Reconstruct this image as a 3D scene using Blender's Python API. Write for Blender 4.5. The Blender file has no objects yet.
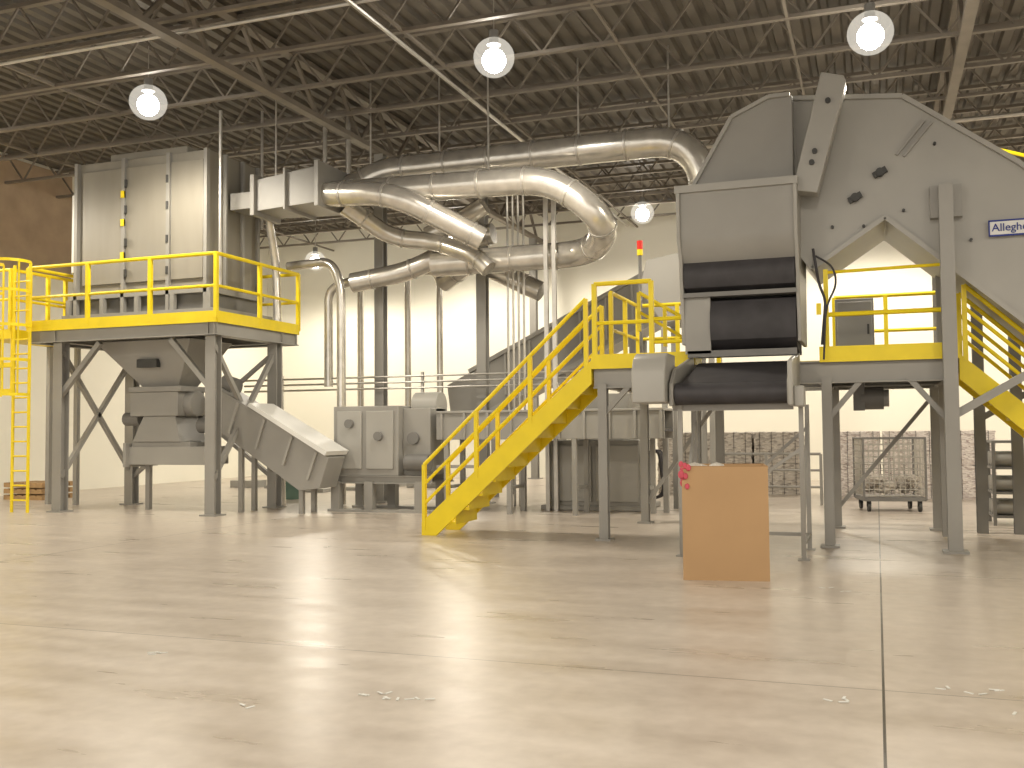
import bpy, bmesh, math, random
from mathutils import Vector, Matrix
random.seed(4)
sc = bpy.context.scene
try:
    sc.view_settings.view_transform = 'Standard'
    sc.view_settings.look = 'None'
except Exception: pass

# ------------------------------------------------------------ materials
def nt(name):
    m = bpy.data.materials.new(name); m.use_nodes = True
    t = m.node_tree; b = t.nodes['Principled BSDF']
    return m, t, b
def paint(name, col, rough=.5, metal=0., var=.12, scale=2.5, bump=.0, streak=False):
    m, t, b = nt(name); N = t.nodes; L = t.links
    tc = N.new('ShaderNodeTexCoord'); mp = N.new('ShaderNodeMapping')
    if streak: mp.inputs['Scale'].default_value = (3, 3, .5)
    no = N.new('ShaderNodeTexNoise'); no.inputs['Scale'].default_value = scale; no.inputs['Detail'].default_value = 6
    cr = N.new('ShaderNodeValToRGB')
    cr.color_ramp.elements[0].position = .3; cr.color_ramp.elements[1].position = .7
    cr.color_ramp.elements[0].color = (*[c*(1-var) for c in col], 1)
    cr.color_ramp.elements[1].color = (*[min(1, c*(1+var)) for c in col], 1)
    L.new(tc.outputs['Object'], mp.inputs[0]); L.new(mp.outputs[0], no.inputs['Vector'])
    L.new(no.outputs['Fac'], cr.inputs[0]); L.new(cr.outputs[0], b.inputs['Base Color'])
    b.inputs['Roughness'].default_value = rough; b.inputs['Metallic'].default_value = metal
    if bump:
        bp = N.new('ShaderNodeBump'); bp.inputs['Strength'].default_value = bump; bp.inputs['Distance'].default_value = .02
        L.new(no.outputs['Fac'], bp.inputs['Height']); L.new(bp.outputs[0], b.inputs['Normal'])
    return m
GREY = paint('grey_machine_paint', (.32,.31,.285), .42, 0, .07, 1.2)
GREYL = paint('light_grey_paint', (.38,.37,.34), .4, 0, .06, 1.2)
GREYD = paint('dark_grey_paint', (.19,.185,.175), .5, 0, .12, 2)
COL = paint('dust_collector_paint', (.29,.27,.225), .42, 0, .08, .9, streak=True)
YEL = paint('safety_yellow', (.9,.70,.012), .42, 0, .06, 3)
GALV = paint('galvanised_duct', (.66,.635,.58), .24, .7, .16, 4)
STEEL = paint('bare_steel', (.52,.5,.46), .35, .6, .1, 4)
BLACK = paint('black_rubber', (.045,.042,.046), .6, 0, .2, 5)
DARK = paint('dark_metal', (.06,.06,.057), .5, .3, .2, 5)
WHITE = paint('white_sheet', (.78,.78,.75), .4, 0, .04, 2)
WALL = paint('cream_wall_paint', (.88,.86,.76), .8, 0, .03, .4)
TAN = paint('plywood_tan', (.46,.35,.25), .8, 0, .12, 1.5)
ROOF = paint('roof_deck_brown', (.12,.105,.085), .6, .1, .2, 1.0)
JOIST = paint('joist_primer', (.19,.165,.135), .55, .1, .15, 2)
BLUE = paint('sign_blue', (.01,.03,.25), .5)
RED = paint('beacon_red', (.7,.02,.01), .4)
PINK = paint('pink_rag', (.6,.10,.14), .9)
PLAS = paint('clear_bag', (.62,.58,.52), .35, 0, .15, 9)
CARD = paint('corrugated_cardboard', (.47,.30,.155), .85, 0, .05, 1.5, bump=.1)
CARDD = paint('cardboard_edge', (.36,.22,.10), .9)
WOOD = paint('pallet_wood', (.42,.27,.13), .8, 0, .2, 6)

def emis(name, col, s):
    m, t, b = nt(name)
    b.inputs['Base Color'].default_value = (*col, 1)
    b.inputs['Emission Color'].default_value = (*col, 1); b.inputs['Emission Strength'].default_value = s
    return m
BULB = emis('lamp_core', (1, .96, .88), 40)
m, t, b = nt('refractor_halo')
for l in list(t.links): t.links.remove(l)
tr = t.nodes.new('ShaderNodeBsdfTransparent'); em = t.nodes.new('ShaderNodeEmission'); mx = t.nodes.new('ShaderNodeMixShader')
em.inputs[0].default_value = (1, .93, .80, 1); em.inputs[1].default_value = 1.5; mx.inputs[0].default_value = .2  # weak see-through emission, stands for the glare halo around the lamp
t.links.new(tr.outputs[0], mx.inputs[1]); t.links.new(em.outputs[0], mx.inputs[2])
t.links.new(mx.outputs[0], t.nodes['Material Output'].inputs[0]); HALO = m

def paper_mat(name, c0, c1, sc_):
    m, t, b = nt(name); N = t.nodes; L = t.links
    tc = N.new('ShaderNodeTexCoord'); v = N.new('ShaderNodeTexVoronoi'); v.inputs['Scale'].default_value = sc_
    mp = N.new('ShaderNodeMapping'); mp.inputs['Scale'].default_value = (1, 1, 2.4)
    cr = N.new('ShaderNodeValToRGB'); cr.color_ramp.elements[0].color = (*c0, 1); cr.color_ramp.elements[1].color = (*c1, 1)
    cr.color_ramp.elements[0].position = .05; cr.color_ramp.elements[1].position = .55
    L.new(tc.outputs['Object'], mp.inputs[0]); L.new(mp.outputs[0], v.inputs['Vector'])
    L.new(v.outputs['Color'], cr.inputs[0]); L.new(cr.outputs[0], b.inputs['Base Color'])
    bp = N.new('ShaderNodeBump'); bp.inputs['Strength'].default_value = .6; bp.inputs['Distance'].default_value = .04
    L.new(v.outputs['Distance'], bp.inputs['Height']); L.new(bp.outputs[0], b.inputs['Normal'])
    b.inputs['Roughness'].default_value = .9
    return m
PAPER = paper_mat('baled_paper', (.42,.34,.32), (.80,.74,.70), 14)
PAPER2 = paper_mat('mixed_baled_paper', (.28,.25,.22), (.60,.55,.49), 10)

# concrete floor
m, t, b = nt('polished_concrete'); N = t.nodes; L = t.links
tc = N.new('ShaderNodeTexCoord')
n1 = N.new('ShaderNodeTexNoise'); n1.inputs['Scale'].default_value = .35; n1.inputs['Detail'].default_value = 8; n1.inputs['Roughness'].default_value = .62
n2 = N.new('ShaderNodeTexNoise'); n2.inputs['Scale'].default_value = 7; n2.inputs['Detail'].default_value = 10
mp = N.new('ShaderNodeMapping'); mp.inputs['Scale'].default_value = (.35, 1.8, 1); mp.inputs['Rotation'].default_value = (0, 0, .45)
n3 = N.new('ShaderNodeTexNoise'); n3.inputs['Scale'].default_value = 1.6; n3.inputs['Detail'].default_value = 7
L.new(tc.outputs['Object'], n1.inputs['Vector']); L.new(tc.outputs['Object'], n2.inputs['Vector'])
L.new(tc.outputs['Object'], mp.inputs[0]); L.new(mp.outputs[0], n3.inputs['Vector'])
def math_(op, a, b_=None, c=None):
    n = N.new('ShaderNodeMath'); n.operation = op
    for i, v in enumerate((a, b_, c)):
        if v is None: continue
        if isinstance(v, (int, float)): n.inputs[i].default_value = v
        else: L.new(v, n.inputs[i])
    return n.outputs[0]
s = math_('ADD', math_('MULTIPLY', n1.outputs['Fac'], .45), math_('MULTIPLY', n2.outputs['Fac'], .26))
s = math_('ADD', s, math_('MULTIPLY', n3.outputs['Fac'], .35))
cr = N.new('ShaderNodeValToRGB')
cr.color_ramp.elements[0].position = .38; cr.color_ramp.elements[1].position = .66
cr.color_ramp.elements[0].color = (.42,.36,.30,1); cr.color_ramp.elements[1].color = (.64,.57,.495,1)
L.new(s, cr.inputs[0])
sx = N.new('ShaderNodeSeparateXYZ'); L.new(tc.outputs['Object'], sx.inputs[0])
jx = math_('LESS_THAN', math_('ABSOLUTE', math_('WRAP', sx.outputs['X'], 5.2, -5.2)), .008)
jy = math_('LESS_THAN', math_('ABSOLUTE', math_('WRAP', math_('ADD', sx.outputs['Y'], -6.55), 6.0, -6.0)), .006)
jm = math_('MAXIMUM', jx, math_('MULTIPLY', jy, .7))
mix = N.new('ShaderNodeMixRGB'); mix.inputs[2].default_value = (.05,.042,.035,1)
L.new(math_('MULTIPLY', jm, .97), mix.inputs[0]); L.new(cr.outputs[0], mix.inputs[1]); L.new(mix.outputs[0], b.inputs['Base Color'])
rr = math_('MULTIPLY_ADD', n3.outputs['Fac'], .3, .17); L.new(rr, b.inputs['Roughness'])
CONC = m

# ------------------------------------------------------------ mesh helpers
def box(bm, x0, x1, y0, y1, z0, z1):
    v = [bm.verts.new((x, y, z)) for z in (z0, z1) for y in (y0, y1) for x in (x0, x1)]
    for f in ((0,2,3,1),(4,5,7,6),(0,1,5,4),(2,6,7,3),(0,4,6,2),(1,3,7,5)):
        bm.faces.new([v[i] for i in f])
def frame(d, up=None):
    d = d.normalized()
    up = Vector(up) if up is not None else Vector((0, 0, 1))
    if abs(d.dot(up)) > .97: up = Vector((0, 1, 0)) if abs(d.y) < .9 else Vector((1, 0, 0))
    s_ = d.cross(up).normalized(); u = s_.cross(d).normalized()
    return s_, u
def beam(bm, p0, p1, w, h=None, up=None):
    h = h or w; p0 = Vector(p0); p1 = Vector(p1); s_, u = frame(p1-p0, up)
    v = []
    for p in (p0, p1):
        for a, c in ((-1,-1),(1,-1),(1,1),(-1,1)):
            v.append(bm.verts.new(p + s_*a*w/2 + u*c*h/2))
    bm.faces.new(v[3::-1]); bm.faces.new(v[4:8])
    for i in range(4):
        j = (i+1) % 4; bm.faces.new((v[i], v[j], v[4+j], v[4+i]))
def ibeam(bm, p0, p1, w, h, t=.02, up=None):
    p0 = Vector(p0); p1 = Vector(p1); s_, u = frame(p1-p0, up)
    beam(bm, p0, p1, t, h-2*t, up)
    for k in (-1, 1):
        o = u*k*(h-t)/2; beam(bm, p0+o, p1+o, w, t, up)
def cyl(bm, p0, p1, r, n=14, r2=None):
    p0 = Vector(p0); p1 = Vector(p1); s_, u = frame(p1-p0); r2 = r if r2 is None else r2
    A = []; B = []
    for i in range(n):
        a = 2*math.pi*i/n; d = s_*math.cos(a)+u*math.sin(a)
        A.append(bm.verts.new(p0+d*r)); B.append(bm.verts.new(p1+d*r2))
    for i in range(n):
        j = (i+1) % n; bm.faces.new((A[i], A[j], B[j], B[i]))
    bm.faces.new(A[::-1]); bm.faces.new(B)
def prism(bm, pts, vec):
    vec = Vector(vec); A = [bm.verts.new(p) for p in pts]; B = [bm.verts.new(Vector(p)+vec) for p in pts]
    n = len(pts); bm.faces.new(A[::-1]); bm.faces.new(B)
    for i in range(n):
        j = (i+1) % n; bm.faces.new((A[i], A[j], B[j], B[i]))
def xz(pts, y): return [(p[0], y, p[1]) for p in pts]
def loft(bm, rectA, rectB):
    A = [bm.verts.new(p) for p in rectA]; B = [bm.verts.new(p) for p in rectB]; n = len(A)
    bm.faces.new(A[::-1]); bm.faces.new(B)
    for i in range(n):
        j = (i+1) % n; bm.faces.new((A[i], A[j], B[j], B[i]))
def fillet(pts, R):
    P = [Vector(p) for p in pts]; out = [P[0]]
    for i in range(1, len(P)-1):
        a, c, e = P[i-1], P[i], P[i+1]
        r = min(R, (a-c).length*.48, (e-c).length*.48)
        s0 = c+(a-c).normalized()*r; s1 = c+(e-c).normalized()*r
        for k in range(8):
            q = k/7; out.append(s0*(1-q)**2+c*2*q*(1-q)+s1*q*q)
    out.append(P[-1]); return out
def tube(bm, pts, r, n=14, R=.5):
    P = fillet(pts, R); m_ = len(P); rings = []
    d = (P[1]-P[0]).normalized(); s_, u = frame(d)
    for i in range(m_):
        if i == 0: d2 = (P[1]-P[0])
        elif i == m_-1: d2 = P[-1]-P[-2]
        else: d2 = (P[i+1]-P[i]).normalized()+(P[i]-P[i-1]).normalized()
        d2.normalize(); q = d.rotation_difference(d2); s_ = q @ s_; u = q @ u; d = d2
        rings.append([bm.verts.new(P[i]+(s_*math.cos(2*math.pi*k/n)+u*math.sin(2*math.pi*k/n))*r) for k in range(n)])
    for a, c in zip(rings, rings[1:]):
        for k in range(n):
            j = (k+1) % n; bm.faces.new((a[k], a[j], c[j], c[k]))
    bm.faces.new(rings[0][::-1]); bm.faces.new(rings[-1])
def seams(bm, pts, r, R=.5, step=1.1):
    P = fillet(pts, R); acc = step*.5
    for a, c in zip(P, P[1:]):
        l = (c-a).length
        if l < 1e-4: continue
        d = (c-a)/l; q = acc
        while q < l:
            p = a+d*q; cyl(bm, p-d*.022, p+d*.022, r*1.06, 20); q += step
        acc = q-l
def sphere(bm, c, r, sx_=1, sy=1, sz=1, seg=20):
    M = Matrix.Translation(c) @ Matrix.Diagonal((sx_, sy, sz, 1))
    bmesh.ops.create_uvsphere(bm, u_segments=seg, v_segments=seg//2, radius=r, matrix=M)
def rail(bm, pts, h=1.07, r=.028, step=1.3, mids=(.5,), posts=True):
    P = [Vector(p) for p in pts]; Z = Vector((0, 0, 1)); closed = (P[0]-P[-1]).length < 1e-4
    for k, (a, c) in enumerate(zip(P, P[1:])):
        cyl(bm, a+Z*h, c+Z*h, r, 10)
        for q in mids: cyl(bm, a+Z*h*q, c+Z*h*q, r*.85, 8)
        if posts:
            n = max(1, round((c-a).length/step)); last = (k == len(P)-2) and not closed
            for i in range(n+1 if last else n):
                p = a.lerp(c, i/n); beam(bm, p, p+Z*h, r*2, r*2)

class Asm:
    def __init__(s, name, loc=(0, 0, 0), rz=0):
        s.e = bpy.data.objects.new(name, None); s.e.empty_display_size = .3
        sc.collection.objects.link(s.e); s.e.location = loc; s.e.rotation_euler = (0, 0, rz); s.p = []
    def bm(s, name, mat, bevel=0):
        b_ = bmesh.new(); s.p.append((name, mat, b_, bevel)); return b_
    def done(s):
        for name, mat, b_, bevel in s.p:
            bmesh.ops.recalc_face_normals(b_, faces=b_.faces)
            me = bpy.data.meshes.new(name); b_.to_mesh(me); b_.free()
            for f in me.polygons: f.use_smooth = True
            try: me.set_sharp_from_angle(angle=math.radians(38))
            except Exception: pass
            me.materials.append(mat)
            o = bpy.data.objects.new(name, me); sc.collection.objects.link(o); o.parent = s.e
            if bevel:
                md = o.modifiers.new('b', 'BEVEL'); md.width = bevel; md.segments = 2; md.limit_method = 'ANGLE'
        return s.e
def single(name, mat, fn, bevel=0):
    b_ = bmesh.new(); fn(b_); bmesh.ops.recalc_face_normals(b_, faces=b_.faces)
    me = bpy.data.meshes.new(name); b_.to_mesh(me); b_.free()
    for f in me.polygons: f.use_smooth = True
    me.set_sharp_from_angle(angle=math.radians(38))
    me.materials.append(mat); o = bpy.data.objects.new(name, me); sc.collection.objects.link(o)
    if bevel:
        md = o.modifiers.new('b', 'BEVEL'); md.width = bevel; md.segments = 2; md.limit_method = 'ANGLE'
    return o

# ------------------------------------------------------------ room
XL, XR, YB, YF, ZC = -21.4, 16., 32., -6., 9.
single('floor', CONC, lambda b: box(b, XL-.3, XR+.3, YF, YB+.3, -.2, 0))
single('wall_back', WALL, lambda b: box(b, XL-.3, XR+.3, YB, YB+.3, 0, ZC))
single('wall_left', WALL, lambda b: box(b, XL-.3, XL, YF, YB, 0, ZC))
single('wall_right', WALL, lambda b: box(b, XR, XR+.3, YF, YB, 0, ZC))
single('trim_1', TAN, lambda b: box(b, XL, XL+.06, 12, 22.2, 5.9, 8.9))
def deck(b):
    x = XL-.3; pr = []
    while x < XR+.3:
        pr += [(x, ZC), (x+.16, ZC), (x+.2, ZC+.08), (x+.3, ZC+.08)]; x += .34
    pr.append((x, ZC))
    A = [b.verts.new((p[0], YF, p[1])) for p in pr]; B = [b.verts.new((p[0], YB+.3, p[1])) for p in pr]
    for i in range(len(pr)-1): b.faces.new((A[i], A[i+1], B[i+1], B[i]))
single('ceiling', ROOF, deck)
def joists(b):
    y = -4.6
    while y < YB-.2:
        beam(b, (XL+.02, y, 8.9), (XR-.02, y, 8.9), .11, .07); beam(b, (XL+.02, y, 8.2), (XR-.02, y, 8.2), .1, .06)
        x = XL+.1; k = 0
        while x < XR-.6:
            z0, z1 = (8.9, 8.2) if k % 2 == 0 else (8.2, 8.9)
            beam(b, (x, y, z0), (x+.55, y, z1), .035); x += .55; k += 1
        y += 1.75
single('roof_joists', JOIST, joists)
def bridging(b):
    for x in (-18.5, -14.5, -7.2, -4, -1.2, 4.5, 8, 12):
        beam(b, (x, YF+.1, 8.2), (x, YB-.1, 8.2), .05)
single('joist_bridging', JOIST, bridging)
for gx in (-10.5, 1.5, 13.5):
    def gird(b, gx=gx):
        beam(b, (gx, YF, 8.9), (gx, YB-.05, 8.9), .2, .1); beam(b, (gx, YF, 7.95), (gx, YB-.05, 7.95), .18, .1)
        y = YF; k = 0
        while y < YB-1:
            z0, z1 = (8.9, 7.95) if k % 2 == 0 else (7.95, 8.9)
            beam(b, (gx, y, z0), (gx, y+.87, z1), .07); y += .87; k += 1
    single('roof_girder', JOIST, gird)
for (cx, cy) in ((-10.5, 20.2), (-8.1, 20.4), (1.5, 27), (-10.5, 31)):
    def colf(b, cx=cx, cy=cy):
        ibeam(b, (cx, cy, 0.02), (cx, cy, 7.9 if cx != -8.1 else 6.9), .22, .22, .02, up=(0, 1, 0)); box(b, cx-.2, cx+.2, cy-.2, cy+.2, 0, .03)
    single('steel_column', GREY, colf)

# high bay lamps
LAMPS = [(x, 3.5, 7.75, .8) for x in (-19, -12.6, -6, .3, 6.4, 12.5)] + \
        [(-19, 14.9, 7.75, 1), (-12.6, 14.95, 7.78, .8), (-5.8, 15.2, 7.78, 1), (.05, 15.9, 7.6, 1), (6.3, 15.9, 7.75, 1), (12.5, 15.9, 7.75, 1)] + \
        [(-17.4, 28.8, 7.3, 1), (-12.4, 28.8, 7.75, 1), (-6.3, 28.6, 7.95, 1), (-.1, 28.8, 7.75, 1.1), (6.4, 28.8, 7.75, 1.1), (12.5, 28.8, 7.75, 1)]
for lx, ly, lz, k in LAMPS:
    A = Asm('high_bay_lamp', (lx, ly, lz))
    b = A.bm('ballast_housing', GREYD); cyl(b, (0, 0, .24), (0, 0, .42), .08, 16); cyl(b, (0, 0, .18), (0, 0, .24), .12, 16, .08)
    b = A.bm('hanger_rod', STEEL); cyl(b, (0, 0, .42), (0, 0, 9.0-lz), .012, 6)
    b = A.bm('halo_globe', HALO); sphere(b, (0, 0, -.03), .34, 1, 1, .95, 28)  # refractor drawn oversized so its faint glow reads as a halo
    b = A.bm('arc_tube', BULB); sphere(b, (0, 0, -.08), .2, 1, 1, 1, 16)
    A.done()
    l = bpy.data.lights.new('lamp_light', 'SPOT'); l.energy = 830*k; l.color = (1, .905, .755); l.shadow_soft_size = .5
    l.spot_size = math.radians(172); l.spot_blend = .35
    o = bpy.data.objects.new('lamp_light', l); sc.collection.objects.link(o); o.parent = A.e; o.location = (0, 0, -.5)

# ceiling services
A = Asm('sprinkler_pipes')
b = A.bm('pipes', STEEL)
cyl(b, (-7.3, 2, 8.06), (-7.3, 31, 8.06), .035, 8); cyl(b, (XL+.1, 13.2, 8.1), (XR-.1, 13.2, 8.1), .03, 8)
cyl(b, (XL+.1, 23, 8.1), (XR-.1, 23, 8.1), .05, 8)
A.done()
A = Asm('gas_pipe'); b = A.bm('pipe', YEL); cyl(b, (.98, 17.5, 6.35), (6.9, 17.5, 4.2), .03, 8)
cyl(b, (6.9, 17.5, 0), (6.9, 17.5, 4.2), .03, 8); cyl(b, (.98, 17.5, 0), (.98, 17.5, 6.35), .02, 8); A.done()

# ------------------------------------------------------------ left: dust collector
A = Asm('dust_collector')
b = A.bm('body', COL, .02)
box(b, -16.05, -12.7, 16.9, 18.6, 4.55, 7.4)
box(b, -15.4, -13.4, 17.1, 18.4, 7.4, 7.6)
b = A.bm('door_panels', COL, .012)
for x0, x1 in ((-15.9, -14.85), (-14.75, -13.7), (-13.6, -12.8)):
    box(b, x0, x1, 16.84, 16.92, 4.75, 7.2)
b = A.bm('frame_ribs', GREY)
for x in (-16.05, -14.8, -13.65, -12.72):
    box(b, x-.04, x+.04, 16.8, 16.9, 4.0, 7.4)
for y in (17.4, 18.0, 18.55):
    box(b, -12.7, -12.62, y-.03, y+.03, 4.55, 7.4)
box(b, -16.15, -12.6, 16.8, 18.7, 4.45, 4.56)
box(b, -16.35, -12.4, 16.75, 18.75, 4.02, 4.12)
for x in (-16.2, -15.3, -14.4, -13.5, -12.6): box(b, x-.05, x+.05, 16.76, 16.86, 4.1, 4.45)
b = A.bm('lower_plenum', GREYD); box(b, -16.1, -12.7, 16.95, 18.6, 4.12, 4.45)
b = A.bm('latches', YEL)
for z in (5.3, 6.0, 6.6): box(b, -14.84, -14.76, 16.78, 16.84, z-.05, z+.1)
b = A.bm('hinges', DARK)
for x in (-14.72, -13.66):
    for z in (4.95, 5.6, 6.3, 6.85): cyl(b, (x, 16.8, z-.08), (x, 16.8, z+.08), .03, 8)
b = A.bm('lit_panel_cylinder', WHITE); cyl(b, (-16.35, 17.2, 5.1), (-16.35, 17.2, 6.8), .13, 18)  # no tank: white colour stands for light on the collector's side panel
b = A.bm('vent_pipes', STEEL)
cyl(b, (-12.5, 17.0, 4.6), (-12.5, 17.0, 8.2), .035, 8); cyl(b, (-12.45, 18.4, 6.0), (-12.45, 18.4, 8.6), .03, 8)
b = A.bm('hopper', GREY, .01)
loft(b, [(-15.3,16.6,3.5),(-12.9,16.6,3.5),(-12.9,18,3.5),(-15.3,18,3.5)], [(-14.4,17.0,2.55),(-13.5,17.0,2.55),(-13.5,17.6,2.55),(-14.4,17.6,2.55)])
box(b, -14.6, -13.3, 16.8, 17.8, 2.45, 2.56)
b = A.bm('rotary_valve', GREY, .01)
box(b, -14.6, -13.4, 16.85, 17.7, 1.95, 2.45); cyl(b, (-14.75, 17.25, 2.2), (-13.2, 17.25, 2.2), .26, 20)
box(b, -14.55, -13.1, 16.85, 17.75, 1.3, 1.42)
loft(b, [(-14.3,16.9,1.95),(-13.5,16.9,1.95),(-13.5,17.6,1.95),(-14.3,17.6,1.95)], [(-14.5,16.8,1.42),(-13.3,16.8,1.42),(-13.3,17.7,1.42),(-14.5,17.7,1.42)])
b = A.bm('screw_trough', GREYL, .01); box(b, -14.6, -12.7, 16.8, 17.6, .95, 1.32)
box(b, -14.65, -14.58, 16.7, 17.7, .9, 1.4)
b = A.bm('trough_supports', GREY)
for x in (-14.4, -12.9): beam(b, (x, 17.2, 0), (x, 17.2, .96), .1)
b = A.bm('inspection_door', DARK); box(b, -14.3, -13.8, 16.68, 16.8, 2.95, 3.12)
b = A.bm('drive_motor', GREYD); cyl(b, (-13.1, 17.2, 1.75), (-12.75, 17.2, 1.75), .16, 16); cyl(b, (-15.0, 17.2, 1.9), (-14.6, 17.2, 1.9), .14, 16)
A.done()

A = Asm('dust_collector_platform')
g = A.bm('legs_and_beams', GREY)
X0, X1, Y0, Y1, ZD = -16.5, -11.85, 16.0, 18.9, 4.0
for x in (-15.8, -12.05):
    for y in (16.2, 18.3):
        ibeam(g, (x, y, 0.02), (x, y, 3.5), .22, .22, .022, up=(0, 1, 0)); box(g, x-.18, x+.18, y-.18, y+.18, 0, .03)
for y in (16.05, 18.3, 18.85): ibeam(g, (X0, y, 3.62), (X1, y, 3.62), .14, .28, .02)
for x in (-16.45, -15.8, -12.05, -11.9): ibeam(g, (x, Y0, 3.62), (x, Y1, 3.62), .14, .28, .02)
for x in (-15.8, -12.05):
    beam(g, (x, 16.2, .7), (x, 18.3, 3.3), .09); beam(g, (x, 18.3, .7), (x, 16.2, 3.3), .09)
for y in (18.3,):
    beam(g, (-15.8, y, .6), (-12.05, y, 3.3), .08); beam(g, (-12.05, y, .6), (-15.8, y, 3.3), .08)
for x, s_ in ((-15.8, 1), (-12.05, -1)):
    beam(g, (x, 16.2, 2.4), (x+s_*1.0, 16.2, 3.45), .1)
b = A.bm('deck_plate', GREYD); box(b, X0, X1, Y0, Y1, 3.76, 3.8)
b = A.bm('toe_plate', YEL)
box(b, X0-.02, X1+.02, Y0-.03, Y0, 3.72, 3.94); box(b, X1, X1+.03, Y0, Y1, 3.72, 3.94)
box(b, X0-.03, X0, Y0, Y1, 3.72, 3.94); box(b, X0, X1, Y1, Y1+.03, 3.72, 3.94)
b = A.bm('railing', YEL)
rail(b, [(X0, Y0, 3.8), (X1, Y0, 3.8), (X1, Y1, 3.8), (X0, Y1, 3.8), (X0, Y0, 3.8)], 1.25, .037, 1.35)
A.done()

A = Asm('caged_ladder')
b = A.bm('rails_and_rungs', YEL)
lx0, lx1, ly = -16.72, -16.3, 15.85
for x in (lx0, lx1): beam(b, (x, ly, 0), (x, ly, 5.1), .06, .03)
for i in range(16): cyl(b, (lx0, ly, .25+i*.3), (lx1, ly, .25+i*.3), .018, 8)
b = A.bm('safety_cage', YEL)
for z in (2.4, 3.1, 3.8, 4.5, 5.1):
    c = [Vector((-16.51+.42*math.cos(a), ly-.35+.42*math.sin(a), z)) for a in [math.radians(150+i*24) for i in range(11)]]
    for p, q in zip(c, c[1:]): beam(b, p, q, .015, .06)
for i in (0, 2, 5, 8, 10):
    a = math.radians(150+i*24); p = (-16.51+.42*math.cos(a), ly-.35+.42*math.sin(a))
    beam(b, (*p, 2.4), (*p, 5.1), .045, .015)
A.done()
A = Asm('side_landing')
b = A.bm('landing_frame', YEL)
box(b, -17.9, -16.95, 16.0, 18, 3.6, 3.8); rail(b, [(-17.9, 16.0, 3.8), (-16.98, 16.0, 3.8), (-16.98, 18, 3.8)], 1.25, .035, .5)
for z in (2.45, 3.0): box(b, -17.8, -16.9, 16.0, 16.08, z, z+.1)
for x in (-17.75, -17.35, -16.95): beam(b, (x, 16.05, 2.4), (x, 16.05, 3.7), .07)
g = A.bm('landing_posts', GREY)
for x, y in ((-17.8, 17.9), (-17.0, 17.9), (-17.8, 16.15)): beam(g, (x, y, 0), (x, y, 3.6), .1)
A.done()

# chute and transfer machinery
A = Asm('discharge_screw_conveyor')
b = A.bm('trough', GREY, .01)
prism(b, xz([(-12.6, 1.7), (-12.5, 2.5), (-9.95, 1.1), (-10.15, .5), (-10.6, .45)], 16.95), (0, .65, 0))
b = A.bm('trough_ribs', GREYL)
for q in (.2, .45, .7, .92):
    x = -12.5+2.5*q; z = 2.46-1.37*q; beam(b, (x, 16.92, z), (x-.2, 16.92, z-.62+.1*q), .05, .05)
b = A.bm('cover', WHITE); prism(b, xz([(-11.7, 2.12), (-11.65, 2.18), (-9.9, 1.22), (-9.95, 1.14)], 16.8), (0, .85, 0))
b = A.bm('supports', GREY)
for x, z in ((-12.0, 1.3), (-10.6, .5)):
    for y in (17.05, 17.5): beam(b, (x, y, 0), (x, y, z), .09)
b = A.bm('drive', GREYD); cyl(b, (-12.6, 17.3, 2.6), (-12.3, 17.3, 2.5), .2, 16)
A.done()

A = Asm('shredding_machine')
b = A.bm('cabinet', GREY, .015); box(b, -10.3, -8.85, 17.75, 18.9, .72, 2.1)
b = A.bm('cabinet_panels', GREYL, .01)
box(b, -10.2, -9.65, 17.71, 17.75, .85, 2.0); box(b, -9.55, -8.95, 17.71, 17.75, .85, 2.0)
b = A.bm('stand', GREY)
for x in (-10.25, -9.5, -8.4):
    for y in (17.8, 18.8): box(b, x-.09, x+.09, y-.09, y+.09, 0, .6)
for y in (17.8, 18.8): ibeam(b, (-10.4, y, .64), (-8.15, y, .64), .14, .16)
for y in (17.8, 18.8): box(b, -10.4, -8.15, y-.12, y+.12, 0, .05)
b = A.bm('rotor_housing', GREY, .015); box(b, -8.85, -8.25, 17.95, 18.7, .72, 2.05)
b = A.bm('rounded_cover', GREYL); cyl(b, (-8.8, 18.5, 2.1), (-8.25, 18.5, 2.1), .28, 24)
b = A.bm('bearing_housings', GREYD)
for x, z in ((-9.25, 1.5), (-9.9, 1.75)): cyl(b, (x, 17.62, z), (x, 17.72, z), .09, 14)
cyl(b, (-8.6, 17.86, 1.45), (-8.6, 17.96, 1.45), .12, 16)
b = A.bm('side_motor', GREYD); cyl(b, (-8.7, 17.8, .98), (-8.2, 17.8, .98), .16, 16)
A.done()

A = Asm('horizontal_conveyor')
b = A.bm('side_frames', GREY, .01)
for y in (17.9, 18.75): box(b, -8.1, -3.6, y, y+.05, 1.42, 1.95)
box(b, -8.1, -3.6, 17.86, 18.82, 1.93, 1.98)
for i in range(10): box(b, -8.0+i*.48, -7.95+i*.48, 17.84, 17.9, 1.42, 1.93)
b = A.bm('belt', BLACK); box(b, -8.1, -3.6, 17.96, 18.74, 1.55, 1.6)
b = A.bm('legs', GREY)
for x in (-7.9, -6.6, -5.3, -4.0):
    for y in (17.95, 18.75): beam(b, (x, y, 0), (x, y, 1.45), .09)
    beam(b, (x, 17.95, .5), (x, 18.75, .5), .06)
beam(b, (-8.1, 17.92, .9), (-6.3, 17.92, .9), .06)
A.done()

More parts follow.
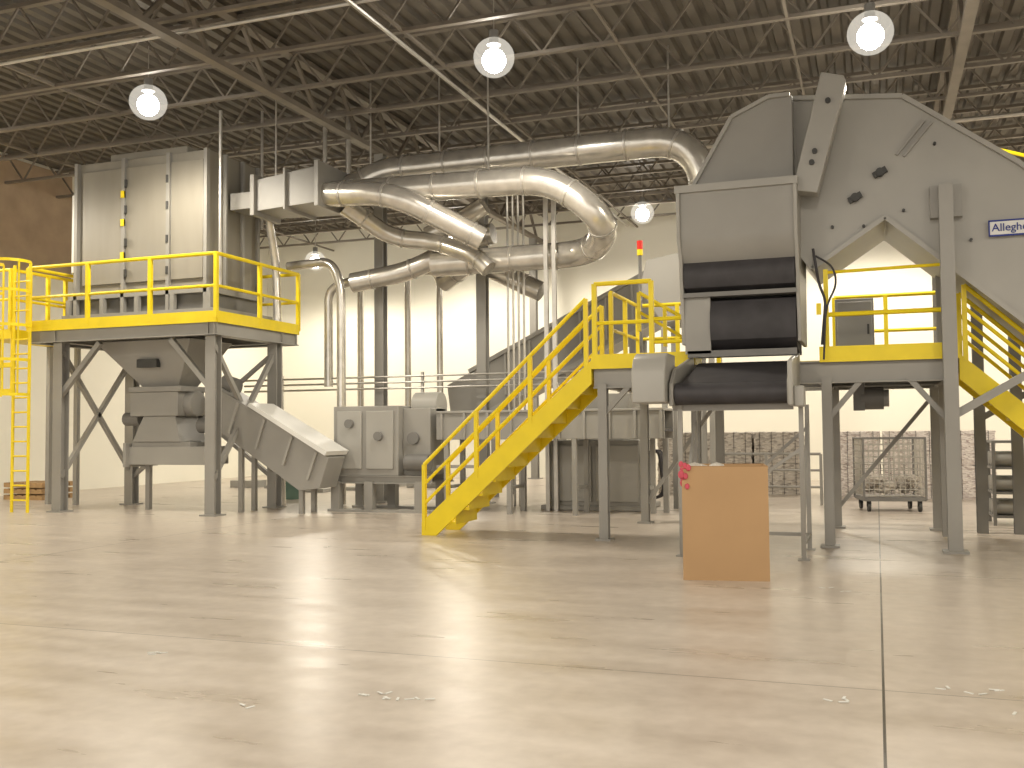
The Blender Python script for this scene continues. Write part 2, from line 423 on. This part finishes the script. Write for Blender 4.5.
A = Asm('bale_press')
b = A.bm('body', GREY, .02); box(b, -6.25, -4.35, 19.1, 20.6, .05, 1.38); box(b, -6.35, -4.25, 19.05, 20.65, 0, .1)
b = A.bm('panels', GREYL, .01)
for i in range(2): box(b, -6.15+i*.95, -5.3+i*.95, 19.05, 19.1, .18, 1.28)
b = A.bm('hydraulic_hoses', BLACK)
for i in range(3): tube(b, [(-4.3, 19.3+i*.15, 1.1), (-4.0, 19.3+i*.15, 1.2), (-3.9, 19.3+i*.15, .3), (-4.3, 19.3+i*.15, .2)], .03, 8, .2)
b = A.bm('feed_hopper', GREY, .01)
loft(b, [(-5.6,19.3,1.38),(-4.7,19.3,1.38),(-4.7,20.4,1.38),(-5.6,20.4,1.38)], [(-6.0,19.1,2.3),(-4.5,19.1,2.3),(-4.5,20.6,2.3),(-6.0,20.6,2.3)])
b = A.bm('dark_vent', DARK); box(b, -4.36, -4.33, 19.3, 20.3, .3, 1.1)
A.done()

A = Asm('inclined_feed_conveyor')
b = A.bm('casing', GREY, .015)
prism(b, xz([(-9.7, 1.9), (-9.8, 2.7), (-9.2, 3.0), (-4.7, 5.2), (-3.6, 5.2), (-3.4, 4.6), (-4.4, 4.15), (-9.0, 1.9)], 22.3), (0, 1.3, 0))
b = A.bm('stiffeners', GREYL)
for i in range(8):
    x = -8.9+i*.62; z = 3.13+i*.303
    beam(b, (x, 22.27, z), (x+.02, 22.27, z-1.0), .05, .05)
beam(b, (-9.2, 22.26, 3.02), (-4.7, 22.26, 5.22), .09, .09); beam(b, (-9.0, 22.26, 1.9), (-4.4, 22.26, 4.15), .09, .09)
b = A.bm('supports', GREY)
for x, z in ((-8.6, 2.1), (-6.9, 2.9), (-5.2, 3.75), (-3.8, 4.5)):
    for y in (22.4, 23.5): ibeam(b, (x, y, 0), (x, y, z), .14, .14)
    beam(b, (x, 22.4, .4), (x, 23.5, z*.6), .06)
A.done()
A = Asm('transfer_chute')
b = A.bm('chute', GREY, .01)
prism(b, xz([(-4.25, 4.3), (-4.1, 4.85), (-3.2, 5.0), (-2.85, 4.7), (-2.8, 3.8), (-3.8, 3.6)], 18.9), (0, 1.2, 0))
b = A.bm('frame', GREY)
for x in (-3.8, -2.9):
    for y in (19, 20): beam(b, (x, y, 0), (x, y, 4.0), .1)
A.done()
A = Asm('warning_beacon')
b = A.bm('pole', GREYD); cyl(b, (-3.72, 16.65, 2.56), (-3.72, 16.65, 4.55), .03, 10)
b = A.bm('amber_lens', YEL); cyl(b, (-3.72, 16.65, 4.55), (-3.72, 16.65, 4.65), .05, 12)
b = A.bm('red_lens', RED); cyl(b, (-3.72, 16.65, 4.65), (-3.72, 16.65, 4.8), .05, 12)
A.done()

# ducts
A = Asm('ventilation_ductwork')
b = A.bm('plenum', GREY, .01)
box(b, -12.62, -11.9, 17.5, 18.1, 6.25, 6.6)
loft(b, [(-11.95,17.4,6.15),(-11.95,18.2,6.15),(-11.95,18.2,6.8),(-11.95,17.4,6.8)], [(-10.5,17.5,6.25),(-10.5,18.9,6.25),(-10.5,18.9,7.0),(-10.5,17.5,7.0)])
box(b, -12.0, -11.9, 17.3, 18.3, 6.05, 6.9); box(b, -10.55, -10.45, 17.4, 19.0, 6.15, 7.08)
box(b, -11.25, -11.2, 17.36, 18.6, 6.12, 6.98)
D = A.bm('round_ducts', GALV); S = A.bm('duct_flanges', STEEL)
paths = [
 ([(-10.5,18.6,6.7),(-9.7,18.8,7.1),(-3.1,18.8,7.1),(-2.8,18.9,5.4)], .29, .9),
 ([(-10.5,18.0,6.5),(-5.7,18.0,6.38),(-4.6,18.0,5.45),(-5.3,19.4,5.15),(-8.8,19.4,5.15)], .27, .7),
 ([(-10.5,17.75,6.45),(-8.9,17.6,6.3),(-7.3,18.4,5.4)], .24, .6),
 ([(-10.9,19.6,4.9),(-9.6,19.8,5.1),(-8.0,19.8,5.75),(-7.6,19.8,5.8)], .22, .5),
 ([(-9.3,21,5.0),(-8.4,20.6,5.4),(-7.6,20.6,5.0),(-6.8,20.6,4.6)], .22, .5),
 ([(-8.9,19.3,5.75),(-8.2,19.3,6.0),(-7.6,19.3,6.3)], .2, .3),
 ([(-10.3,18.2,6.3),(-9.6,19,5.7),(-8.7,19.2,5.6),(-7.7,19.0,5.2),(-7.4,19.0,4.9)], .19, .4),
]
for p, r, R in paths: tube(D, p, r, 24, R); seams(S, p, r, R, .95)
P2 = A.bm('branch_pipes', GALV)
for p, r in (([(-12.1,18.1,6.3),(-12.15,18.5,5.2),(-12.0,18.5,.02)], .09),
             ([(-12.3,19.2,5.3),(-11.2,19.2,5.35),(-10.95,19.2,4.8),(-10.95,19.2,.02)], .1),
             ([(-12.0,22,.02),(-12.0,22,5.2),(-11.6,22,5.45),(-10.0,22,5.45),(-9.85,22,5.2),(-9.85,22,.02)], .08),
             ([(-10.7,22,5.4),(-10.7,22,2.2)], .08),
             ([(-11.0,18.6,6.7),(-11.0,18.6,8.6)], .05), ([(-10.6,18.9,7.0),(-10.6,18.9,8.4)], .06),
             ([(-11.5,19.6,2.6),(-11.5,19.6,4.8),(-10.9,19.6,4.95)], .1)):
    tube(P2, p, r, 12, .35)
b = A.bm('hanger_rods', STEEL)
for x, y, z in ((-11.7, 17.8, 6.8), (-8.4, 18.8, 7.3), (-5.4, 18.8, 7.3), (-9.9, 18.6, 7.1), (-3.6, 18.8, 7.3), (-7.0, 18.0, 6.6)):
    cyl(b, (x, y, z), (x, y, 8.95), .02, 6)
A.done()
A = Asm('electrical_conduit')
b = A.bm('conduits', STEEL)
for i in range(4): cyl(b, (-7.3+i*.12, 19.85, 0), (-7.3+i*.12, 19.85, 6.9), .026, 8)
for i in range(3): cyl(b, (-14, 20.0, 2.55+i*.13), (-4.4, 20.0, 2.55+i*.13), .022, 8)
for x in (-6.15, -5.98): beam(b, (x, 18.95, 0), (x, 18.95, 6.6), .08)
for x, y in ((-13.0, 20.05), (-9.4, 20.05)): beam(b, (x, y, 0), (x, y, 2.9), .06)
A.done()

# ------------------------------------------------------------ right: feed platform
A = Asm('feed_platform')
g = A.bm('legs_and_beams', GREY)
for x, y in ((-3.72, 14.08), (-3.72, 16.8), (-2.45, 16.8), (-.62, 14.08), (-.62, 16.8), (.85, 16.8), (-2.62, 15.5)):
    ibeam(g, (x, y, .02), (x, y, 2.25), .13, .13, .018, up=(0, 1, 0)); box(g, x-.12, x+.12, y-.12, y+.12, 0, .03)
ibeam(g, (-3.85, 14.08, 2.34), (1.0, 14.08, 2.34), .12, .3, .02)
for y in (15.5, 16.8): ibeam(g, (-3.85, y, 2.34), (1.0, y, 2.34), .12, .3, .02)
for x in (-3.78, -2.4, -.68, .9): ibeam(g, (x, 14.1, 2.34), (x, 16.9, 2.34), .12, .28, .02)
beam(g, (.4, 14.08, 2.25), (.85, 14.08, 1.7), .07); beam(g, (-3.3, 14.08, 2.25), (-3.72, 14.08, 1.8), .07)
beam(g, (-.62, 14.08, 1.7), (-.2, 14.08, 2.2), .07); beam(g, (-.62, 16.8, .3), (.85, 16.8, 2.1), .06)
beam(g, (-3.72, 16.8, .3), (-2.45, 16.8, 2.1), .06)
b = A.bm('deck_plate', GREYD)
box(b, -3.85, -2.4, 14.02, 16.9, 2.5, 2.56); box(b, -.68, 1.0, 14.02, 16.9, 2.5, 2.56)
b = A.bm('toe_plate', YEL)
box(b, -3.87, -2.38, 13.98, 14.02, 2.47, 2.68); box(b, -.7, 1.02, 13.98, 14.02, 2.47, 2.68)
box(b, -2.4, -2.37, 14.03, 14.6, 2.47, 2.68); box(b, -.7, -.67, 14.03, 16.88, 2.47, 2.68); box(b, -3.87, 1.0, 16.9, 16.93, 2.47, 2.68)
b = A.bm('railing', YEL)
rail(b, [(-3.82, 14.03, 2.56), (-2.98, 14.03, 2.56)], 1.15, .034, .8)
cyl(b, (-2.98, 14.03, 3.16), (-2.4, 14.03, 3.16), .03, 8); cyl(b, (-2.98, 14.03, 2.83), (-2.4, 14.03, 2.83), .026, 8)
rail(b, [(-2.4, 14.03, 2.56), (-2.4, 14.5, 2.56)], 1.0, .032, .6)
rail(b, [(-3.82, 15.0, 2.56), (-3.82, 16.85, 2.56), (-2.45, 16.85, 2.56)], 1.15, .032, .9)
rail(b, [(-3.4, 15.1, 3.1), (-2.6, 15.1, 2.6)], .6, .028, .5)
cyl(b, (-.6, 14.03, 3.11), (.95, 14.03, 3.11), .032, 8)
rail(b, [(-.6, 16.85, 2.56), (.95, 16.85, 2.56)], 1.12, .032, .8)
cyl(b, (-.6, 14.03, 3.68), (.95, 14.03, 3.7), .022, 8); beam(b, (.95, 14.03, 2.56), (.95, 14.03, 3.73), .06); beam(b, (-.6, 14.03, 2.56), (-.6, 14.03, 3.72), .06)
A.done()

def staircase(xt, dirn, y0, y1, zt, run):
    A = Asm('steel_staircase')
    b = A.bm('stringers', YEL)
    xe = xt+dirn*run
    for y in (y0, y1-.05):
        prism(b, xz([(xt, zt), (xt, zt-.34), (xe-dirn*.12, 0.0), (xe+dirn*.12, 0.0), (xe+dirn*.12, .2)], y), (0, .05, 0))
    b = A.bm('treads', YEL)
    n = 12
    for i in range(1, n):
        z = zt-i*zt/n; x = xt+dirn*run*i/n
        x0, x1 = sorted((x-dirn*run/n, x+dirn*.03)); box(b, x0, x1, y0+.05, y1-.05, z-.04, z)
        xr = x-dirn*run/n; box(b, min(xr, xr+dirn*.015), max(xr, xr+dirn*.015), y0+.05, y1-.05, z, z+zt/n-.04)
    b = A.bm('handrails', YEL)
    for y in (y0+.02, y1-.02):
        rail(b, [(xt+dirn*.08, y, zt-.1), (xe+dirn*.08, y, .08)], 1.0, .03, 1.2, mids=(.4, .7))
    A.done()
staircase(-3.87, -1, 14.0, 14.95, 2.6, 2.6)
staircase(1.04, 1, 14.35, 15.3, 2.56, 2.5)

# ------------------------------------------------------------ big hooded inclined conveyor
A = Asm('shredder_infeed_conveyor')
b = A.bm('side_casing', GREYL, .015)
prof = [(-.96,4.03),(-.77,3.75),(.17,4.38),(1.75,2.95),(3.9,1.0),(4.7,.9),(4.9,2.2),(1.75,4.98),(.42,5.98),(-1.0,6.12),(-.96,4.9)]
prism(b, xz(prof, 14.1), (0, 1.75, 0))
b = A.bm('discharge_hood', GREY, .015)
prism(b, xz([(-2.38,4.85),(-1.78,5.88),(-1.28,6.1),(-.97,6.1),(-.97,4.85)], 13.85), (0, 1.9, 0))
b = A.bm('flanges', GREYL)
def strip(p, q, y=14.07, w=.06): beam(b, (p[0], y, p[1]), (q[0], y, q[1]), .06, w)
for p, q in zip(prof, prof[1:]): strip(p, q)
for p, q in (((-2.38,4.87),(-1.78,5.88)), ((-1.78,5.88),(-1.28,6.1)), ((-1.28,6.1),(-1.0,6.1))): strip(p, q, 13.82, .05)
box(b, -2.52, -.9, 13.45, 13.62, 4.8, 4.9)
b = A.bm('hopper_front', GREY, .01)
prism(b, [(-2.46,y,z) for y, z in ((13.5,4.86),(13.5,4.2),(13.56,4.0),(13.68,3.86),(13.8,3.86),(13.8,4.86))], (1.52, 0, 0))
b = A.bm('hopper_sides', GREYL, .008)
for x in (-2.5, -.96):
    prism(b, [(x,y,z) for y, z in ((13.46,4.88),(13.46,4.15),(13.6,3.9),(13.75,2.75),(14.9,2.75),(15.2,4.88))], (.05, 0, 0))
b = A.bm('adjusting_arm', GREYL, .01)
prism(b, xz([(-.98,4.74),(-.66,4.68),(-.27,6.12),(-.3,6.2),(-.58,6.28)], 13.6), (0, .32, 0))
b = A.bm('arm_bolts', DARK)
for q in (.25, .35, .8):
    x = -.82+q*.4; z = 4.72+q*1.45; cyl(b, (x, 13.55, z), (x, 13.61, z), .035, 10)
for x, z in ((.12,4.98), (-.2,4.67)):
    cyl(b, (x, 14.0, z), (x, 14.11, z), .055, 14); beam(b, (x-.08, 14.05, z-.04), (x+.08, 14.05, z+.04), .06, .08)
for x, z in ((-.6, 5.2), (-.5, 4.3), (.8, 5.3), (1.2, 4.0), (.4, 4.45), (-.1, 4.28)): cyl(b, (x, 14.04, z), (x, 14.11, z), .02, 8)
b = A.bm('slot_plate', GREY)
for o in (0, .09): beam(b, (.33+o, 14.08, 5.2-o*.3), (.68+o, 14.08, 5.62-o*.3), .05, .035)
b = A.bm('support_post', GREY)
ibeam(b, (.9, 13.87, .03), (.9, 13.87, 4.7), .17, .17, .022, up=(0, 1, 0)); box(b, .75, 1.05, 13.72, 14.02, 0, .03)
box(b, .72, 1.1, 13.96, 14.1, 4.3, 4.72); ibeam(b, (.93, 15.6, .03), (.93, 15.6, 3.8), .17, .17, .022, up=(0, 1, 0))
ibeam(b, (2.9, 13.95, .03), (2.9, 13.95, 2.1), .17, .17, .022, up=(0, 1, 0)); beam(b, (.95, 13.9, 1.75), (2.9, 13.95, 2.9), .1)
b = A.bm('chute_rubber_apron', BLACK)
prism(b, [(-2.44,y,z) for y, z in ((13.7,3.9),(13.62,3.8),(13.6,3.66),(13.66,3.52),(13.8,3.46),(14.1,3.46),(14.1,3.9))], (1.47, 0, 0))
prism(b, [(-2.1,y,z) for y, z in ((13.95,3.38),(13.78,3.34),(13.68,3.18),(13.66,2.98),(13.7,2.8),(13.85,2.68),(14.2,2.62),(14.2,3.38))], (1.13, 0, 0))
b = A.bm('cross_bars', GREYD)
box(b, -2.45, -.95, 13.64, 13.9, 3.39, 3.45); box(b, -2.45, -.95, 14.3, 14.36, 2.6, 3.9)
box(b, -2.42, -.97, 13.72, 13.78, 2.57, 2.66)
b = A.bm('side_baffle', GREY); box(b, -2.45, -2.1, 13.72, 13.78, 2.62, 3.4)
A.done()
A = Asm('equipment_nameplate')
b = A.bm('plate', WHITE); box(b, 1.42, 2.16, 14.03, 14.06, 4.03, 4.21)
b = A.bm('border', BLUE)
for z in (4.025, 4.215): box(b, 1.41, 2.17, 14.02, 14.05, z-.01, z+.01)
box(b, 1.405, 1.42, 14.02, 14.05, 4.02, 4.225)
e = A.done()
cu = bpy.data.curves.new('lettering', 'FONT'); cu.body = 'Allegheny'; cu.size = .14; cu.extrude = .004
o = bpy.data.objects.new('lettering', cu); sc.collection.objects.link(o); o.parent = e
o.location = (1.44, 14.02, 4.08); o.rotation_euler = (math.pi/2, 0, 0); cu.materials.append(BLUE)

# belt conveyor projecting forwards
A = Asm('belt_conveyor')
b = A.bm('belt', BLACK)
prism(b, [(-2.3,y,z) for y, z in ((12.55,2.17),(13.9,2.5),(15.2,2.56),(15.2,2.35),(13.9,2.2),(12.55,1.9))], (1.3, 0, 0))
cyl(b, (-2.36, 12.52, 2.03), (-1.0, 12.52, 2.03), .135, 24)
b = A.bm('side_plates', GREY, .01)
for x in (-2.42, -1.0):
    prism(b, [(x,y,z) for y, z in ((12.35,1.88),(12.35,2.15),(12.6,2.35),(13.95,2.6),(13.95,2.2),(12.9,1.88))], (.05, 0, 0))
b = A.bm('end_guards', GREYL, .02)
prism(b, [(-2.86,y,z) for y, z in ((12.2,1.92),(12.2,2.3),(12.3,2.48),(12.45,2.55),(12.9,2.55),(12.9,1.92))], (.42, 0, 0))
prism(b, [(-.98,y,z) for y, z in ((12.2,1.86),(12.2,2.4),(12.9,2.5),(12.9,1.86))], (.06, 0, 0))
box(b, -.92, -.8, 12.3, 12.6, 1.85, 2.1)
b = A.bm('frame', GREY)
box(b, -2.42, -.95, 12.6, 12.66, 1.82, 1.92)
for x in (-2.33, -.86):
    for y in (12.6, 13.7):
        beam(b, (x, y, 0), (x, y, 1.9), .055); box(b, x-.07, x+.07, y-.07, y+.07, 0, .015)
    beam(b, (x, 12.6, .25), (x, 13.7, 1.7), .04); beam(b, (x, 12.6, .2), (x, 13.7, .2), .045)
beam(b, (-.86, 12.6, 1.35), (-1.35, 12.6, 1.0), .04); beam(b, (-2.33, 13.7, .2), (-.86, 13.7, .2), .045)
beam(b, (-2.33, 13.7, .3), (-.86, 13.7, 1.6), .04)
A.done()

A = Asm('electrical_cabinet')
b = A.bm('enclosure', GREY, .012); box(b, -.56, 0.0, 16.0, 16.35, 2.7, 3.55)
b = A.bm('door', GREYL, .008); box(b, -.53, -.03, 15.97, 16.0, 2.78, 3.5)
b = A.bm('handle', DARK); box(b, -.1, -.07, 15.94, 15.97, 3.0, 3.15); box(b, -.5, -.1, 16.1, 16.2, 2.56, 2.72)
A.done()
A = Asm('hanging_cables')
b = A.bm('cables', BLACK)
tube(b, [(-.75,13.95,4.0),(-.68,13.9,3.5),(-.6,13.9,3.3),(-.66,13.93,2.7)], .018, 8, .3)
tube(b, [(-.72,13.95,3.9),(-.5,13.9,3.75),(-.45,13.9,3.5),(-.6,13.9,3.2),(-.64,13.9,2.5)], .014, 8, .3)
b = A.bm('cable_tags', YEL); box(b, -.72, -.66, 13.86, 13.9, 3.1, 3.25)
A.done()
A = Asm('gear_motor')
b = A.bm('housing', GREYD); cyl(b, (-.2, 14.9, 2.0), (.1, 14.9, 2.0), .16, 18); box(b, -.3, -.15, 14.75, 15.05, 1.83, 2.5)
b = A.bm('cap', GREY); cyl(b, (.1, 14.9, 2.0), (.17, 14.9, 2.0), .12, 16)
A.done()

# ------------------------------------------------------------ cardboard box
A = Asm('cardboard_box', (-1.52, 10.7, 0), math.radians(9))
b = A.bm('walls', CARD)
W, Dp, H = .445, .38, 1.2
box(b, -W, W, 0, .012, 0, H); box(b, -W, W, 2*Dp-.012, 2*Dp, 0, H)
box(b, -W, -W+.012, .012, 2*Dp-.012, 0, H); box(b, W-.012, W, .012, 2*Dp-.012, 0, H); box(b, -W+.012, W-.012, .012, 2*Dp-.012, .0, .02)
b = A.bm('rim', CARDD)
box(b, -W, W, -.001, .013, H-.006, H+.001)
b = A.bm('plastic_liner', PLAS)
for i in range(12):
    sphere(b, (random.uniform(-.33, -.05), random.uniform(.15, .5), H-.1+random.uniform(-.05, .06)), random.uniform(.07, .11), 1, 1, .8, 8)
b = A.bm('rag', PINK)
for i in range(14): sphere(b, (-W+random.uniform(-.01, .07), random.uniform(-.03, .04), H+.02-i*.018), random.uniform(.022, .04), 1, .7, 1.3, 8)
A.done()

# wire cage cart
A = Asm('wire_cage_cart', (.2, 20.6, 0), math.radians(12))
b = A.bm('wire_mesh', STEEL)
w, d, z0, z1 = .56, .45, .3, 1.38
for y in (-d, d):
    for i in range(13): x = -w+i*2*w/12; cyl(b, (x, y, z0), (x, y, z1), .009, 5)
    for i in range(10): z = z0+i*(z1-z0)/9; cyl(b, (-w, y, z), (w, y, z), .009, 5)
for x in (-w, w):
    for i in range(9): y = -d+i*2*d/8; cyl(b, (x, y, z0), (x, y, z1), .009, 5)
    for i in range(10): z = z0+i*(z1-z0)/9; cyl(b, (x, -d, z), (x, d, z), .009, 5)
b = A.bm('frame', GREYD)
for x in (-w, w):
    for y in (-d, d): beam(b, (x, y, .22), (x, y, z1+.02), .035)
    beam(b, (x, -d, z1), (x, d, z1), .035)
for y in (-d, d): beam(b, (-w, y, z1), (w, y, z1), .035)
box(b, -w, w, -d, d, .2, .27)
b = A.bm('casters', DARK)
for x in (-w+.1, w-.1):
    for y in (-d+.08, d-.08):
        cyl(b, (x-.025, y, .085), (x+.025, y, .085), .085, 14); box(b, x-.04, x+.04, y-.02, y+.02, .1, .2)
b = A.bm('paper_waste', PAPER2)
for i in range(26): sphere(b, (random.uniform(-.42, .42), random.uniform(-.3, .3), random.uniform(.38, .62)), random.uniform(.09, .15), 1, 1, .7, 8)
A.done()

def bale(x, y, z, w=1.1, d=.9, h=.75, mat=PAPER):
    A = Asm('paper_bale', (x, y, z), random.uniform(-.02, .02))
    b = A.bm('compressed_paper', mat)
    bmesh.ops.create_cube(b, size=1, matrix=Matrix.Translation((0, 0, h/2)) @ Matrix.Diagonal((w, d, h, 1)))
    bmesh.ops.subdivide_edges(b, edges=b.edges[:], cuts=9, use_grid_fill=True)
    for v in b.verts:
        if v.co.z > .01: v.co += Vector((random.uniform(-.02, .02), random.uniform(-.02, .02), random.uniform(-.02, 0)))
    s_ = A.bm('baling_wire', DARK)
    for i in range(4):
        xx = -w/2+(i+.5)*w/4; box(s_, xx-.005, xx+.005, -d/2-.025, -d/2-.015, .01, h); box(s_, xx-.005, xx+.005, -d/2-.02, d/2+.02, h-.008, h)
    A.done()
for i in range(3):
    for j in range(2): bale(-.5+i*1.18, 24.5, j*.75)
for i in range(3):
    for j in range(2): bale(-4.6+i*1.18, 25.2, j*.75, mat=PAPER2)
bale(-6.0, 25.2, 0, mat=PAPER2)

A = Asm('guard_railing')
b = A.bm('rails_and_posts', GREY)
rail(b, [(-3.3, 21.6, 0), (-1.1, 21.6, 0)], 1.05, .03, 1.1, mids=(.35, .68))
A.done()
A = Asm('parts_rack')
b = A.bm('frame', GREYD)
for x in (1.75, 2.15):
    for y in (17.8, 18.6): beam(b, (x, y, 0), (x, y, 1.35), .05)
for z in (.12, .5, .9, 1.32):
    box(b, 1.73, 2.17, 17.8, 18.6, z, z+.04)
b = A.bm('rolls', GREY)
for z in (.28, .66, 1.06):
    for y in (17.95, 18.22, 18.48): cyl(b, (1.74, y, z), (2.16, y, z), .12, 14)
A.done()
A = Asm('support_column_frame')
b = A.bm('posts', GREYD)
for x in (1.45, 1.95): ibeam(b, (x, 16.5, 0), (x, 16.5, 3.9), .15, .15)
beam(b, (1.45, 16.5, 1.7), (3.0, 16.5, 2.6), .09)
A.done()

# small clutter near left wall
A = Asm('wooden_pallet', (-19.6, 19.4, 0))
b = A.bm('boards', WOOD)
for k in range(3):
    for y in (-.45, 0, .45): box(b, -.6, .6, y-.05, y+.05, k*.15, k*.15+.09)
    for i in range(6): box(b, -.6+i*.21, -.45+i*.21, -.5, .5, k*.15+.09, k*.15+.115)
A.done()
A = Asm('scrap_material_pile')
b = A.bm('sheets', GREYL)
for i in range(9):
    x = -16+random.uniform(-2.5, 4); y = 24+random.uniform(-1, 2)
    box(b, x, x+random.uniform(.4, 1.3), y, y+.6, 0, random.uniform(.06, .3))
A.done()
A = Asm('waste_bin', (-13.2, 20.8, 0))
b = A.bm('drum', paint('drum_green', (.12, .2, .16), .5)); cyl(b, (0, 0, 0), (0, 0, .85), .29, 20); cyl(b, (0, 0, .28), (0, 0, .3), .3, 20); cyl(b, (0, 0, .56), (0, 0, .58), .3, 20)
A.done()
b_scr = [(-5.0,6.0),(-4.9,6.05),(-2.95,5.45),(-2.85,5.5),(-2.77,5.44),(-2.7,5.42),(-2.6,5.5),(-.25,6.2),(-.2,6.25),(.35,6.7),(.5,6.6),(.62,6.75),(.7,6.2),(-.05,4.9),(-.5,10.5),(-.35,10.3),(-7.2,12.2),(-3.5,5.0),(1.2,8.0)]
def scr(b):
    for x, y in b_scr:
        for k in range(2):
            a = random.uniform(0, 3); xx = x+random.uniform(-.04, .04); yy = y+random.uniform(-.03, .03)
            beam(b, (xx, yy, .003+k*.004), (xx+.06*math.cos(a), yy+.06*math.sin(a), .003+k*.004), .015, .004)
single('paper_scraps', WHITE, scr)

# ------------------------------------------------------------ world + camera
w = bpy.data.worlds.new('hall_world'); sc.world = w; w.use_nodes = True
bg = w.node_tree.nodes['Background']; bg.inputs[0].default_value = (1, .92, .81, 1); bg.inputs[1].default_value = 1.3
cam = bpy.data.cameras.new('camera'); cam.lens = 35.16; cam.sensor_width = 36; cam.clip_end = 200
co = bpy.data.objects.new('camera', cam); sc.collection.objects.link(co)
M = Matrix.Translation((0, 0, 1.6)) @ Matrix.Rotation(math.radians(20), 4, 'Z') @ Matrix.Rotation(math.radians(92.63), 4, 'X') @ Matrix.Rotation(math.radians(-.5), 4, 'Z')
co.matrix_world = M
sc.camera = co
